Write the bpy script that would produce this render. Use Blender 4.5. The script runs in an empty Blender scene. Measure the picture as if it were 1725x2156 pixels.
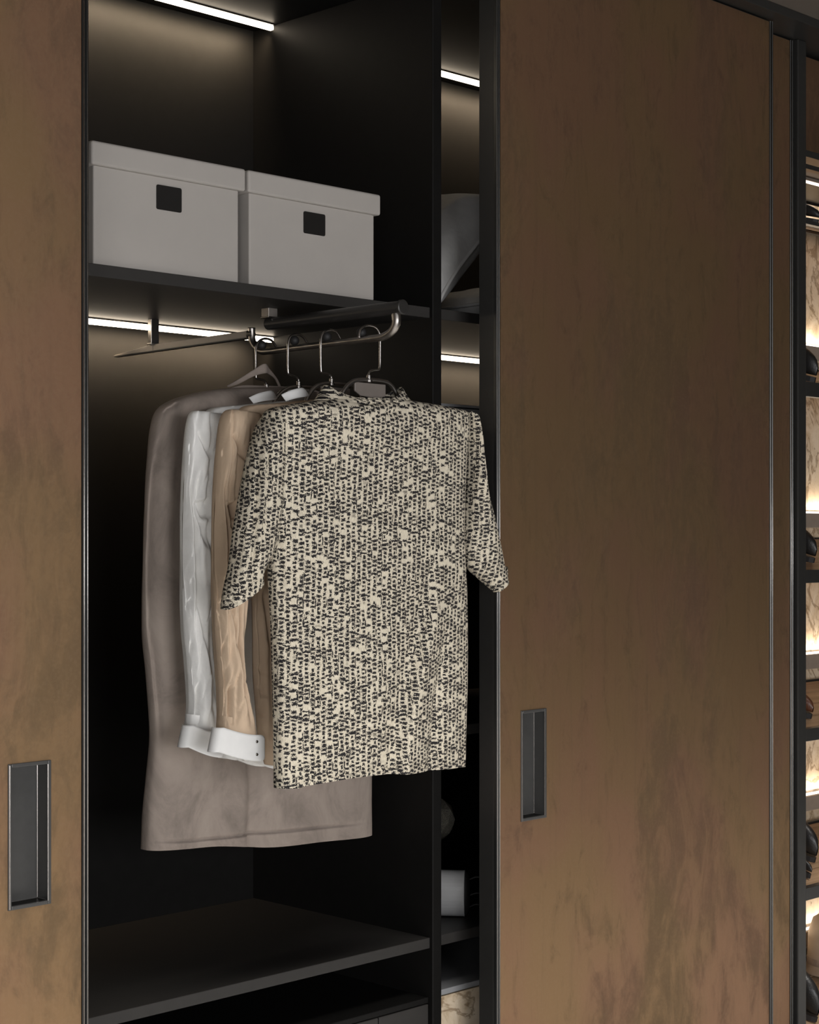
import bpy, bmesh, math, random
import numpy as np
from mathutils import Vector, noise as mnoise

random.seed(7)
rng = np.random.default_rng(7)
SC = bpy.context.scene
COL = SC.collection

# ------------------------------------------------------------------ camera, world, light, exposure
F = 3689.0                      # focal length in pixels of the 1725 x 2156 frame
CX, HY = 862.5, 1120.0          # principal column, horizon row
CAMZ, CAMY = 1.35, -2.4
SA, CA = 0.7107, 0.7035         # view heading: 45 degrees to the wardrobe front
cam_d = bpy.data.cameras.new('camera')
cam = bpy.data.objects.new('camera', cam_d)
COL.objects.link(cam)
cam.location = (0, CAMY, CAMZ)
cam.rotation_euler = (math.radians(90), 0, -math.asin(SA))
cam_d.sensor_fit = 'HORIZONTAL'
cam_d.sensor_width = 36
cam_d.lens = F / 1725 * 36
cam_d.shift_y = (HY - 1078) / 1725
cam_d.clip_start = 0.02
SC.camera = cam

w = bpy.data.worlds.new('world')
SC.world = w
w.use_nodes = True
w.node_tree.nodes['Background'].inputs[0].default_value = (0.95, 0.97, 1.0, 1)
w.node_tree.nodes['Background'].inputs[1].default_value = 0.008

def area(name, loc, target, sx, sy, power, col, spread=180):
    d = bpy.data.lights.new(name, 'AREA')
    d.shape = 'RECTANGLE'; d.size = sx; d.size_y = sy; d.energy = power; d.color = col
    d.spread = math.radians(spread)
    o = bpy.data.objects.new(name, d); COL.objects.link(o)
    o.location = loc
    o.rotation_euler = (Vector(target) - Vector(loc)).to_track_quat('-Z', 'Y').to_euler()
    return o

# added overhead strip, unseen, that lights the floor in front of the wardrobe (the floor bounces on to the doors)
area('bounce_lamp', (2.2, -1.05, 2.60), (2.2, -1.05, 0), 7.5, 0.4, 86, (1.0, 0.97, 0.93), 74)
# wide key light added behind the viewer for the frontal light
area('key_light', (0.75, -5.2, 1.25), (2.2, 0, 1.15), 3.0, 1.4, 64, (0.98, 0.98, 1.0), 110)
area('side_fill', (-3.0, -4.6, 1.4), (2.6, 0.2, 1.2), 1.6, 1.8, 20, (0.98, 0.98, 1.0), 110)  # weaker fill added from the left to reach into the narrow gap

SC.view_settings.view_transform = 'Standard'
SC.view_settings.look = 'None'
SC.view_settings.gamma = 1.0
SC.view_settings.exposure = 0.0
SC.view_settings.use_curve_mapping = False
SC.cycles.use_denoising = True
SC.cycles.max_bounces = 8
SC.cycles.sample_clamp_indirect = 6.0
SC.cycles.caustics_reflective = False
SC.cycles.caustics_refractive = False
LED_W = 4.0                     # watts per metre of the wardrobe's light strips

# ------------------------------------------------------------------ geometry helpers
def P(px, py, Y):
    """point of the vertical plane y = Y seen at that place of the photograph"""
    u = (np.asarray(px, float) - CX) / F
    t = (Y - CAMY) / (CA - SA * u)
    return t * (CA * u + SA), np.asarray(Y) + 0 * t, CAMZ + (HY - np.asarray(py, float)) / F * t

def PXp(px, py, X):
    u = (px - CX) / F
    t = X / (SA + CA * u)
    return X, t * (CA - SA * u) + CAMY, CAMZ + (HY - py) / F * t

class MB:
    def __init__(s): s.v = []; s.f = []; s.uv = None
    def add(s, verts, faces):
        n = len(s.v)
        s.v += [tuple(map(float, p)) for p in verts]
        s.f += [tuple(i + n for i in f) for f in faces]
        return s
    def box(s, x0, x1, y0, y1, z0, z1):
        V = [(x, y, z) for z in (z0, z1) for y in (y0, y1) for x in (x0, x1)]
        return s.add(V, [(0, 2, 3, 1), (4, 5, 7, 6), (0, 1, 5, 4), (2, 6, 7, 3), (0, 4, 6, 2), (1, 3, 7, 5)])
    def prism(s, pts, axis, a, b):
        """closed outline pts (2-D) extruded along an axis from a to b"""
        n = len(pts)
        def mk(p, q):
            return (q, p[0], p[1]) if axis == 'x' else (p[0], q, p[1]) if axis == 'y' else (p[0], p[1], q)
        V = [mk(p, a) for p in pts] + [mk(p, b) for p in pts]
        Fs = [(i, (i + 1) % n, n + (i + 1) % n, n + i) for i in range(n)] + [tuple(range(n))[::-1], tuple(range(n, 2 * n))]
        return s.add(V, Fs)
    def grid(s, A, closed_u=False, closed_v=False):
        """A: (nv, nu, 3)"""
        nv, nu, _ = A.shape
        n0 = len(s.v)
        s.v += [tuple(map(float, p)) for p in A.reshape(-1, 3)]
        for i in range(nv if closed_v else nv - 1):
            i2 = (i + 1) % nv
            for j in range(nu if closed_u else nu - 1):
                j2 = (j + 1) % nu
                s.f.append((n0 + i * nu + j, n0 + i * nu + j2, n0 + i2 * nu + j2, n0 + i2 * nu + j))
        return s
    def tube(s, pts, r, n=12, cap=True, sub=0):
        pts = [Vector(p) for p in pts]
        if sub: pts = smooth(pts, sub)
        rs = r if hasattr(r, '__len__') else [r] * len(pts)
        if len(rs) != len(pts): rs = np.interp(np.linspace(0, 1, len(pts)), np.linspace(0, 1, len(rs)), rs)
        rings = []; nrm = None
        for i, p in enumerate(pts):
            d = (pts[min(i + 1, len(pts) - 1)] - pts[max(i - 1, 0)]).normalized()
            if nrm is None:
                nrm = d.orthogonal().normalized()
            else:
                nrm = (nrm - d * nrm.dot(d)).normalized()
            b = d.cross(nrm)
            rings.append([p + (nrm * math.cos(a) + b * math.sin(a)) * rs[i] for a in [2 * math.pi * k / n for k in range(n)]])
        A = np.array([[tuple(q) for q in rg] for rg in rings])
        n0 = len(s.v)
        s.grid(A, closed_u=True)
        if cap:
            s.f.append(tuple(n0 + k for k in range(n))[::-1])
            s.f.append(tuple(n0 + (len(pts) - 1) * n + k for k in range(n)))
        return s
    def lathe(s, prof, c, axis='z', n=32):
        """prof: list of (radius, height)"""
        A = np.zeros((len(prof), n, 3))
        for i, (r, h) in enumerate(prof):
            for k in range(n):
                a = 2 * math.pi * k / n
                q = (r * math.cos(a), r * math.sin(a), h)
                if axis == 'y': q = (q[0], h, q[1])
                if axis == 'x': q = (h, q[0], q[1])
                A[i, k] = [c[m] + q[m] for m in range(3)]
        return s.grid(A, closed_u=True)
    def build(s, name, mat, parent=None, bevel=0, seg=2, smooth_=False, uv=None, solid=0, sub=0):
        me = bpy.data.meshes.new(name)
        me.from_pydata(s.v, [], s.f)
        if uv is not None:
            lay = me.uv_layers.new(name='UVMap')
            idx = np.zeros(len(me.loops), dtype=np.int32)
            me.loops.foreach_get('vertex_index', idx)
            lay.data.foreach_set('uv', np.ascontiguousarray(uv[idx], dtype=np.float32).ravel())
        bm = bmesh.new(); bm.from_mesh(me)
        bmesh.ops.recalc_face_normals(bm, faces=bm.faces)
        bm.to_mesh(me); bm.free()
        me.materials.append(mat)
        o = bpy.data.objects.new(name, me); COL.objects.link(o)
        if smooth_:
            me.polygons.foreach_set('use_smooth', [True] * len(me.polygons))
        if bevel:
            m = o.modifiers.new('bevel', 'BEVEL'); m.width = bevel; m.segments = seg
            m.limit_method = 'ANGLE'; m.angle_limit = math.radians(40); m.harden_normals = False
        if solid:
            m = o.modifiers.new('solid', 'SOLIDIFY'); m.thickness = solid; m.offset = 0
        if sub:
            m = o.modifiers.new('sub', 'SUBSURF'); m.levels = sub; m.render_levels = sub
        if parent is not None:
            o.parent = parent
            off = Vector(parent.location)
            pp = parent.parent
            o.location = -off if pp is None else Vector((0, 0, 0))
        return o

def smooth(pts, k):
    """Catmull-Rom through pts"""
    pts = [Vector(p) for p in pts]
    out = []
    for i in range(len(pts) - 1):
        p0, p1, p2, p3 = pts[max(i - 1, 0)], pts[i], pts[i + 1], pts[min(i + 2, len(pts) - 1)]
        for j in range(k):
            t = j / k
            out.append(0.5 * ((2 * p1) + (p2 - p0) * t + (2 * p0 - 5 * p1 + 4 * p2 - p3) * t * t + (3 * p1 - p0 - 3 * p2 + p3) * t ** 3))
    out.append(pts[-1])
    return out

def tag(o, label=None, cat=None, group=None, kind=None):
    if label: o['label'] = label
    if cat: o['category'] = cat
    if group: o['group'] = group
    if kind: o['kind'] = kind
    return o

def thing(name, loc, label, cat, group=None):
    o = bpy.data.objects.new(name, None)
    o.empty_display_size = 0.05
    COL.objects.link(o); o.location = loc
    return tag(o, label, cat, group)

# ------------------------------------------------------------------ materials
class NT:
    def __init__(s, name):
        s.m = bpy.data.materials.new(name); s.m.use_nodes = True
        s.t = s.m.node_tree; s.n = s.t.nodes; s.l = s.t.links
        s.b = s.n['Principled BSDF']
    def node(s, typ, **kw):
        n = s.n.new(typ)
        for k, v in kw.items(): setattr(n, k, v)
        return n
    def put(s, sock, v):
        if hasattr(v, 'node'): s.l.new(v, sock)
        else: sock.default_value = v
    def m_(s, op, a, b=0.0, c=0.0, clamp=False):
        n = s.node('ShaderNodeMath', operation=op, use_clamp=clamp)
        s.put(n.inputs[0], a); s.put(n.inputs[1], b); s.put(n.inputs[2], c)
        return n.outputs[0]
    def vec(s, x, y, z=0.0):
        n = s.node('ShaderNodeCombineXYZ')
        s.put(n.inputs[0], x); s.put(n.inputs[1], y); s.put(n.inputs[2], z)
        return n.outputs[0]
    def coord(s, which='Object', scale=(1, 1, 1)):
        tc = s.node('ShaderNodeTexCoord')
        mp = s.node('ShaderNodeMapping'); s.l.new(tc.outputs[which], mp.inputs[0])
        mp.inputs['Scale'].default_value = scale
        return mp.outputs[0]
    def noise(s, co, scale, detail=4, rough=0.55, dist=0.0):
        n = s.node('ShaderNodeTexNoise'); s.put(n.inputs['Vector'], co)
        n.inputs['Scale'].default_value = scale; n.inputs['Detail'].default_value = detail
        n.inputs['Roughness'].default_value = rough; n.inputs['Distortion'].default_value = dist
        return n.outputs[0]
    def ramp(s, fac, stops):
        n = s.node('ShaderNodeValToRGB'); s.put(n.inputs[0], fac)
        e = n.color_ramp.elements
        while len(e) < len(stops): e.new(0.5)
        for q, (p, c) in zip(e, stops):
            q.position = p; q.color = (*c, 1) if len(c) == 3 else c
        return n.outputs[0]
    def mix(s, fac, a, b, mode='MIX'):
        n = s.node('ShaderNodeMix', data_type='RGBA', blend_type=mode)
        s.put(n.inputs[0], fac); s.put(n.inputs[6], a); s.put(n.inputs[7], b)
        return n.outputs[2]
    def step(s, v, lo, hi):
        n = s.node('ShaderNodeMapRange', interpolation_type='SMOOTHSTEP')
        s.put(n.inputs[0], v); s.put(n.inputs[1], lo); s.put(n.inputs[2], hi)
        return n.outputs[0]
    def bump(s, h, strength=0.2, dist=0.001):
        n = s.node('ShaderNodeBump'); n.inputs['Strength'].default_value = strength
        n.inputs['Distance'].default_value = dist
        s.put(n.inputs['Height'], h); s.l.new(n.outputs[0], s.b.inputs['Normal'])
    def done(s, col=None, rough=0.5, metal=0.0, spec=0.5, **kw):
        if col is not None: s.put(s.b.inputs['Base Color'], (*col, 1) if isinstance(col, tuple) and len(col) == 3 else col)
        s.put(s.b.inputs['Roughness'], rough); s.put(s.b.inputs['Metallic'], metal)
        s.put(s.b.inputs['Specular IOR Level'], spec)
        for k, v in kw.items(): s.put(s.b.inputs[k], v)
        return s.m

def plain(name, col, rough=0.5, metal=0.0, spec=0.5, var=0.12, scale=30, bump=0.0):
    t = NT(name)
    nz = t.noise(t.coord('Object'), scale, 5)
    lo = tuple(c * (1 - var) for c in col); hi = tuple(min(1, c * (1 + var)) for c in col)
    c = t.ramp(nz, [(0.3, lo), (0.7, hi)])
    if bump: t.bump(nz, bump, 0.001)
    return t.done(c, rough, metal, spec)

def emit(name, col, strength):
    t = NT(name)
    t.put(t.b.inputs['Base Color'], (0.8, 0.8, 0.8, 1))
    t.put(t.b.inputs['Emission Color'], (*col, 1)); t.put(t.b.inputs['Emission Strength'], strength)
    return t.m

def mat_bronze():
    t = NT('bronze_oxide')
    co = t.coord('Object')
    warp = t.coord('Object', (1.0, 1.0, 0.42))
    big = t.noise(warp, 2.6, 7, 0.62, 0.6)
    mid = t.noise(warp, 8.0, 8, 0.68, 1.0)
    streak = t.noise(t.coord('Object', (60, 60, 3.0)), 1.0, 5, 0.6)
    hue = t.noise(t.coord('Object', (1, 1, 0.7)), 3.3, 3, 0.5)
    base = t.mix(t.step(hue, 0.40, 0.62), (0.320, 0.203, 0.108, 1), (0.330, 0.192, 0.116, 1))
    small = t.noise(t.coord('Object', (1.0, 1.0, 0.36)), 21.0, 6, 0.66, 0.8)
    patch = t.step(t.m_('ADD', t.m_('ADD', t.m_('MULTIPLY', big, 0.42), t.m_('MULTIPLY', mid, 0.36)), t.m_('MULTIPLY', small, 0.22)), 0.465, 0.60)
    dark = t.mix(t.step(hue, 0.45, 0.6), (0.165, 0.112, 0.064, 1), (0.174, 0.106, 0.069, 1))
    c = t.mix(t.m_('MULTIPLY', patch, 0.72), base, dark)
    c = t.mix(t.m_('MULTIPLY', t.step(small, 0.52, 0.70), 0.30), c, dark)
    st = t.m_('MULTIPLY', t.step(streak, 0.50, 0.75), 0.22)
    c = t.mix(st, c, (0.17, 0.122, 0.076, 1))
    fine = t.noise(co, 160, 3)
    c = t.mix(t.m_('MULTIPLY', t.step(fine, 0.4, 0.75), 0.12), c, (0.40, 0.28, 0.17, 1))
    t.bump(t.m_('ADD', mid, t.m_('MULTIPLY', streak, 0.3)), 0.06, 0.002)
    return t.done(c, t.m_('ADD', 0.50, t.m_('MULTIPLY', patch, 0.10)), 0.89, 0.3)

def mat_tweed():
    t = NT('tweed_weave')
    tc = t.node('ShaderNodeUVMap')
    sp = t.node('ShaderNodeSeparateXYZ'); t.l.new(tc.outputs[0], sp.inputs[0])
    U, V = sp.outputs[0], sp.outputs[1]
    uv = tc.outputs[0]
    n1 = t.noise(uv, 70, 2); n2 = t.noise(uv, 75, 2, 0.5, 0.3)
    n3 = t.noise(uv, 520, 3, 0.7); n4 = t.noise(uv, 260, 2); n5 = t.noise(uv, 900, 2, 0.6)
    def layer(pu, pv, off, jit, keep_t, w0, w1, h0, h1):
        u = t.m_('ADD', t.m_('ADD', t.m_('DIVIDE', U, pu), off), t.m_('MULTIPLY', t.m_('SUBTRACT', n1, 0.5), jit))
        v = t.m_('ADD', t.m_('ADD', t.m_('DIVIDE', V, pv), off), t.m_('MULTIPLY', t.m_('SUBTRACT', n2, 0.5), jit * 2))
        i = t.m_('FLOOR', u)
        v = t.m_('ADD', v, t.m_('MULTIPLY', t.m_('MODULO', t.m_('ABSOLUTE', i), 2.0), 0.5))
        j = t.m_('FLOOR', v)
        fu = t.m_('SUBTRACT', u, i); fv = t.m_('SUBTRACT', v, j)
        wn = t.node('ShaderNodeTexWhiteNoise', noise_dimensions='2D'); t.l.new(t.vec(i, j), wn.inputs['Vector'])
        sc = t.node('ShaderNodeSeparateColor'); t.l.new(wn.outputs['Color'], sc.inputs[0])
        r1, r2, r3 = sc.outputs[0], sc.outputs[1], sc.outputs[2]
        ww = t.m_('ADD', w0, t.m_('MULTIPLY', t.m_('POWER', r1, 1.5), w1))
        hh = t.m_('ADD', h0, t.m_('MULTIPLY', r2, h1))
        du = t.m_('DIVIDE', t.m_('ABSOLUTE', t.m_('SUBTRACT', fu, t.m_('ADD', 0.40, t.m_('MULTIPLY', r2, 0.2)))), ww)
        dv = t.m_('DIVIDE', t.m_('ABSOLUTE', t.m_('SUBTRACT', fv, 0.5)), hh)
        d = t.m_('MAXIMUM', du, dv)
        d = t.m_('ADD', d, t.m_('MULTIPLY', t.m_('SUBTRACT', n3, 0.5), 3.0))
        d = t.m_('ADD', d, t.m_('MULTIPLY', t.m_('SUBTRACT', n4, 0.5), 1.1))
        return t.m_('MULTIPLY', t.m_('SUBTRACT', 1.0, t.step(d, 0.86, 1.10)), t.step(r3, keep_t, keep_t + .02)), fu, fv
    a_, fu, fv = layer(0.0132, 0.0076, 0.0, 0.38, 0.07, 0.20, 0.30, 0.26, 0.18)
    b_, _, _ = layer(0.0264, 0.0152, 0.27, 0.3, 0.45, 0.22, 0.26, 0.10, 0.08)      # long floats across two columns
    c_, _, _ = layer(0.0132, 0.0170, 0.61, 0.5, 0.72, 0.08, 0.05, 0.25, 0.2)      # upright dashes
    dark = t.m_('MAXIMUM', a_, t.m_('MAXIMUM', b_, c_))
    edge = t.m_('MULTIPLY', t.step(n5, 0.60, 0.68), t.step(n4, 0.50, 0.60))
    yarn = t.noise(t.vec(t.m_('MULTIPLY', U, 700), t.m_('MULTIPLY', V, 130)), 1.0, 3)
    base = t.ramp(yarn, [(0.3, (0.46, 0.405, 0.31)), (0.5, (0.62, 0.555, 0.435)), (0.72, (0.72, 0.66, 0.53))])
    base = t.mix(t.m_('MULTIPLY', edge, 0.25), base, (0.07, 0.06, 0.05, 1))
    dk = t.mix(t.step(n4, 0.45, 0.62), (0.008, 0.007, 0.008, 1), (0.024, 0.021, 0.021, 1))
    c = t.mix(dark, base, dk)
    t.bump(t.m_('SUBTRACT', yarn, t.m_('MULTIPLY', dark, 0.8)), 0.35, 0.0012)
    return t.done(c, 0.75, 0, 0.3)

def mat_satin(name, col, sheen=0.3, rough=0.42):
    t = NT(name)
    co = t.coord('Object')
    a = t.noise(co, 26, 4, 0.6, 0.4)
    b = t.noise(t.coord('Object', (900, 900, 300)), 1.0, 2)
    c = t.ramp(a, [(0.3, tuple(x * 0.93 for x in col)), (0.7, tuple(min(1, x * 1.04) for x in col))])
    t.bump(t.m_('ADD', t.m_('MULTIPLY', a, 1.0), t.m_('MULTIPLY', b, 0.06)), 0.30, 0.006)
    return t.done(c, rough + .2, 0, 0.08)

def mat_suede():
    t = NT('taupe_suede')
    co = t.coord('Object')
    a = t.noise(t.coord('Object', (1, 1, 0.7)), 9, 7, 0.68, 0.7)
    s_ = t.noise(t.coord('Object', (40, 40, 4)), 1.0, 4)
    f = t.noise(co, 500, 2)
    c = t.ramp(a, [(0.34, (0.190, 0.158, 0.135)), (0.52, (0.275, 0.228, 0.195)), (0.68, (0.315, 0.265, 0.225))])
    c = t.mix(t.m_('MULTIPLY', t.step(s_, 0.5, 0.7), 0.18), c, (0.18, 0.15, 0.13, 1))
    t.bump(f, 0.15, 0.0006)
    return t.done(c, 0.9, 0, 0.15)

def mat_marble():
    t = NT('veined_marble')
    co = t.coord('Object', (1, 1, 0.75))
    n = t.noise(co, 7, 6, 0.62, 1.2)
    vein = t.m_('ABSOLUTE', t.m_('SUBTRACT', n, 0.5))
    v = t.m_('SUBTRACT', 1.0, t.step(vein, 0.004, 0.035))
    bl = t.noise(co, 16, 6, 0.7, 0.8)
    c = t.ramp(bl, [(0.34, (0.40, 0.30, 0.19)), (0.47, (0.58, 0.47, 0.34)), (0.62, (0.66, 0.56, 0.43))])
    c = t.mix(t.m_('MULTIPLY', v, 0.7), c, (0.20, 0.13, 0.07, 1))
    return t.done(c, 0.3, 0, 0.4)

def mat_wood():
    t = NT('slat_wood')
    g = t.noise(t.coord('Object', (3, 60, 60)), 1.0, 5, 0.6, 0.4)
    c = t.ramp(g, [(0.3, (0.22, 0.135, 0.075)), (0.55, (0.34, 0.22, 0.13)), (0.75, (0.40, 0.27, 0.165))])
    return t.done(c, 0.5, 0, 0.3)

def mat_weave():
    t = NT('woven_thread')
    co = t.coord('Object')
    n = t.noise(co, 700, 2, 0.7)
    c = t.ramp(n, [(0.4, (0.18, 0.165, 0.14)), (0.52, (0.55, 0.52, 0.43)), (0.66, (0.80, 0.77, 0.66))])
    t.bump(n, 0.5, 0.001)
    return t.done(c, 0.85, 0, 0.2)

def mat_leather(name, col):
    t = NT(name)
    vo = t.node('ShaderNodeTexVoronoi'); t.put(vo.inputs['Vector'], t.coord('Object')); vo.inputs['Scale'].default_value = 260
    c = t.ramp(t.noise(t.coord('Object'), 14, 4), [(0.3, tuple(x * 0.7 for x in col)), (0.7, tuple(x * 1.3 for x in col))])
    t.bump(vo.outputs['Distance'], 0.25, 0.001)
    return t.done(c, 0.38, 0, 0.5)

M = dict(
    bronze=mat_bronze(), tweed=mat_tweed(), suede=mat_suede(), marble=mat_marble(), wood=mat_wood(), weave=mat_weave(),
    white=mat_satin('white_satin', (0.84, 0.83, 0.80)),
    beige=mat_satin('beige_satin', (0.55, 0.415, 0.295)),
    cuff=plain('white_poplin', (0.68, 0.675, 0.66), 0.7, 0, 0.3, 0.02, 60),
    black=plain('black_laminate', (0.0075, 0.0071, 0.0066), 0.5, 0, 0.12, 0.08, 40),
    carcass_edge=plain('dark_edge_band', (0.030, 0.028, 0.026), 0.5, 0, 0.25, 0.06, 40),
    anod=plain('anodised_dark', (0.032, 0.031, 0.029), 0.38, 0.3, 0.5, 0.06, 60),
    profile=plain('door_profile_metal', (0.085, 0.085, 0.082), 0.34, 0.85, 0.5, 0.05, 60),
    cup=plain('handle_metal', (0.085, 0.083, 0.080), 0.36, 0.45, 0.5, 0.05, 60),
    steel=plain('brushed_steel', (0.36, 0.335, 0.31), 0.26, 1.0, 0.5, 0.08, 80),
    satin_steel=plain('satin_steel', (0.30, 0.27, 0.24), 0.5, 0.8, 0.5, 0.03, 80),
    gun=plain('gunmetal', (0.34, 0.315, 0.29), 0.34, 1.0, 0.5, 0.08, 80),
    railblack=plain('black_rail_metal', (0.035, 0.033, 0.031), 0.38, 0.4, 0.5, 0.06, 60),
    rubber=plain('black_rubber', (0.016, 0.015, 0.015), 0.6, 0, 0.4, 0.1, 60),
    plate=plain('hanger_plate_grey', (0.18, 0.155, 0.135), 0.4, 0.0, 0.5, 0.05, 60),
    carton=plain('pale_box_card', (0.35, 0.325, 0.298), 0.6, 0, 0.3, 0.03, 8),
    boxtag=plain('black_label_plate', (0.010, 0.009, 0.008), 0.5, 0, 0.3, 0.1, 60),
    greyfab=mat_satin('grey_pillow_fabric', (0.52, 0.51, 0.49), rough=0.6),
    gloss=plain('smoked_glass_top', (0.27, 0.272, 0.278), 0.32, 0, 0.6, 0.05, 10),
    speaker=plain('white_shell', (0.62, 0.62, 0.62), 0.4, 0, 0.4, 0.03, 40),
    shoeblack=mat_leather('black_leather', (0.014, 0.013, 0.012)),
    shoebrown=mat_leather('chestnut_leather', (0.085, 0.030, 0.014)),
    taupe=plain('taupe_felt', (0.30, 0.25, 0.20), 0.8, 0, 0.3, 0.06, 40),
    floor=plain('pale_floor', (0.55, 0.54, 0.525), 0.5, 0, 0.3, 0.05, 3),
    paint=plain('ceiling_paint', (0.125, 0.105, 0.088), 0.85, 0, 0.2, 0.02, 6),
    diff=emit('led_diffuser', (1.0, 0.84, 0.64), 9.0),
    led_warm=emit('shoe_led_diffuser', (1.0, 0.92, 0.82), 2.2),
)

# ------------------------------------------------------------------ setting
TOP = 2.634
tag(MB().box(-5, 8, -6, 1.2, -0.05, 0).build('floor', M['floor']), kind='structure')
tag(MB().box(-5, 8, -6, 1.2, TOP, TOP + 0.05).build('ceiling', M['paint']), kind='structure')
tag(MB().box(-5, 8, 0.78, 0.86, 0, TOP).build('wall_back', M['paint']), kind='structure')

# ------------------------------------------------------------------ wardrobe carcass
FY = 0.12                       # front plane of the carcass
BY = 0.693                      # face of the back panel
XL, XP0, XP1, XE = 0.30, 2.614, 2.641, 3.885
SH_T, SH_B = 1.816, 1.794       # upper shelf
LO_T, LO_B = 0.508, 0.486       # lower shelf
CE = 2.503                      # compartment ceiling
wd = thing('wardrobe', (XL, 0.0, 0), 'tall black open-fronted wardrobe carcass behind the bronze sliding doors', 'wardrobe')
def wpart(name, b, mat='black', bevel=0.0012, label=None):
    o = b.build(name, M[mat], wd, bevel)
    if label: o['label'] = label
    return o
wpart('back_panel', MB().box(XL + .02, XP0, BY, BY + .018, 0.06, CE))
wpart('back_panel', MB().box(XP1, XE, BY, BY + .018, 0.06, CE))
wpart('side_panel', MB().box(XL, XL + .02, FY, BY + .018, 0, CE))
wpart('partition', MB().box(XP0, XP1, FY, BY + .018, 0, CE), bevel=0.002)
wpart('plinth', MB().box(XL + .02, XE, FY + .04, FY + .06, 0, 0.06))
wpart('bottom_panel', MB().box(XL + .02, XP0, FY, BY, 0.06, 0.082))
wpart('bottom_panel', MB().box(XP1, XE, FY, BY, 0.06, 0.082))
wpart('compartment_top', MB().box(XL, XE, FY, BY + .018, CE, CE + .02))
wpart('top_panel', MB().box(XL, 5.2, -0.04, 0.75, 2.612, TOP - .001), 'anod', 0.0015)
wpart('end_post', MB().box(XE, 3.924, 0.046, 0.75, 0, 2.612), 'anod', 0.003)
wpart('shelf', MB().box(XL + .02, XP0, FY + .008, BY, SH_B, SH_T), 'carcass_edge')
wpart('shelf', MB().box(XL + .02, XP0, FY + .008, BY, LO_B, LO_T), 'carcass_edge')
wpart('shelf', MB().box(XP1, XE, FY + .008, BY, SH_B, SH_T), 'carcass_edge')
wpart('shelf', MB().box(XP1, XE, FY + .008, BY, 0.92, 0.942), 'carcass_edge')
wpart('shelf', MB().box(XP1, XE, FY + .008, BY, LO_B, LO_T), 'carcass_edge')
# sliding track along floor
wpart('door_track', MB().box(XL, XE, -0.005, 0.105, 0.0, 0.012), 'anod')

# ------------------------------------------------------------------ light strips
def led(name, x0, x1, y, zt, label, power, mat='diff', up=False, spread=115, grp='warm light strips inside the wardrobe'):
    r = thing(name, ((x0 + x1) / 2, y, zt), label, 'light strip', grp)
    MB().box(x0, x1, y - .009, y + .009, zt - .003, zt).build('housing', M['steel'], r)
    MB().box(x0 + .001, x1 - .001, y - .006, y + .006, zt - .0135, zt - .003).build('diffuser', M[mat], r, 0.002)
    d = bpy.data.lights.new('strip_lamp', 'AREA'); d.shape = 'RECTANGLE'
    d.size = x1 - x0 - .02; d.size_y = .010; d.energy = power * (x1 - x0); d.color = (1.0, 0.77, 0.52)
    d.spread = math.radians(spread)
    o = bpy.data.objects.new('strip_lamp', d); COL.objects.link(o)
    o.parent = r; o.location = (0, .003, -.0145); o.rotation_euler = (math.radians(42), 0, 0)
    return r
led('led_strip', XL + .03, XP0 - .002, .624, CE, 'warm light strip under the ceiling above the pale storage boxes', LED_W)
led('led_strip', XL + .03, XP0 - .002, .624, SH_B, 'warm light strip under the shelf behind the hanging clothes', LED_W)
led('led_strip', XP1 + .002, XE - .002, .624, CE, 'short length of warm light strip in the narrow gap above the grey pillows', LED_W)
led('led_strip', XP1 + .002, XE - .002, .624, SH_B, 'short length of warm light strip in the narrow gap below the grey pillows', LED_W)

# ------------------------------------------------------------------ sliding doors
def holed_panel(x0, x1, y0, y1, z0, z1, h):
    b = MB()
    if h is None: return b.box(x0, x1, y0, y1, z0, z1)
    a0, a1, c0, c1 = h
    xs = [x0, a0, a1, x1]; zs = [z0, c0, c1, z1]
    V = [(x, y, z) for y in (y0, y1) for z in zs for x in xs]
    Q = []
    for k in (0, 16):
        for i in range(3):
            for j in range(3):
                if i == 1 and j == 1: continue
                Q.append((k + i * 4 + j, k + i * 4 + j + 1, k + i * 4 + j + 5, k + i * 4 + j + 4))
    ring = [0, 1, 2, 3, 7, 11, 15, 14, 13, 12, 8, 4]
    for a, c in zip(ring, ring[1:] + ring[:1]): Q.append((a, c, c + 16, a + 16))
    hole = [5, 6, 10, 9]
    for a, c in zip(hole, hole[1:] + hole[:1]): Q.append((a, c, c + 16, a + 16))
    return b.add(V, Q)

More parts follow.
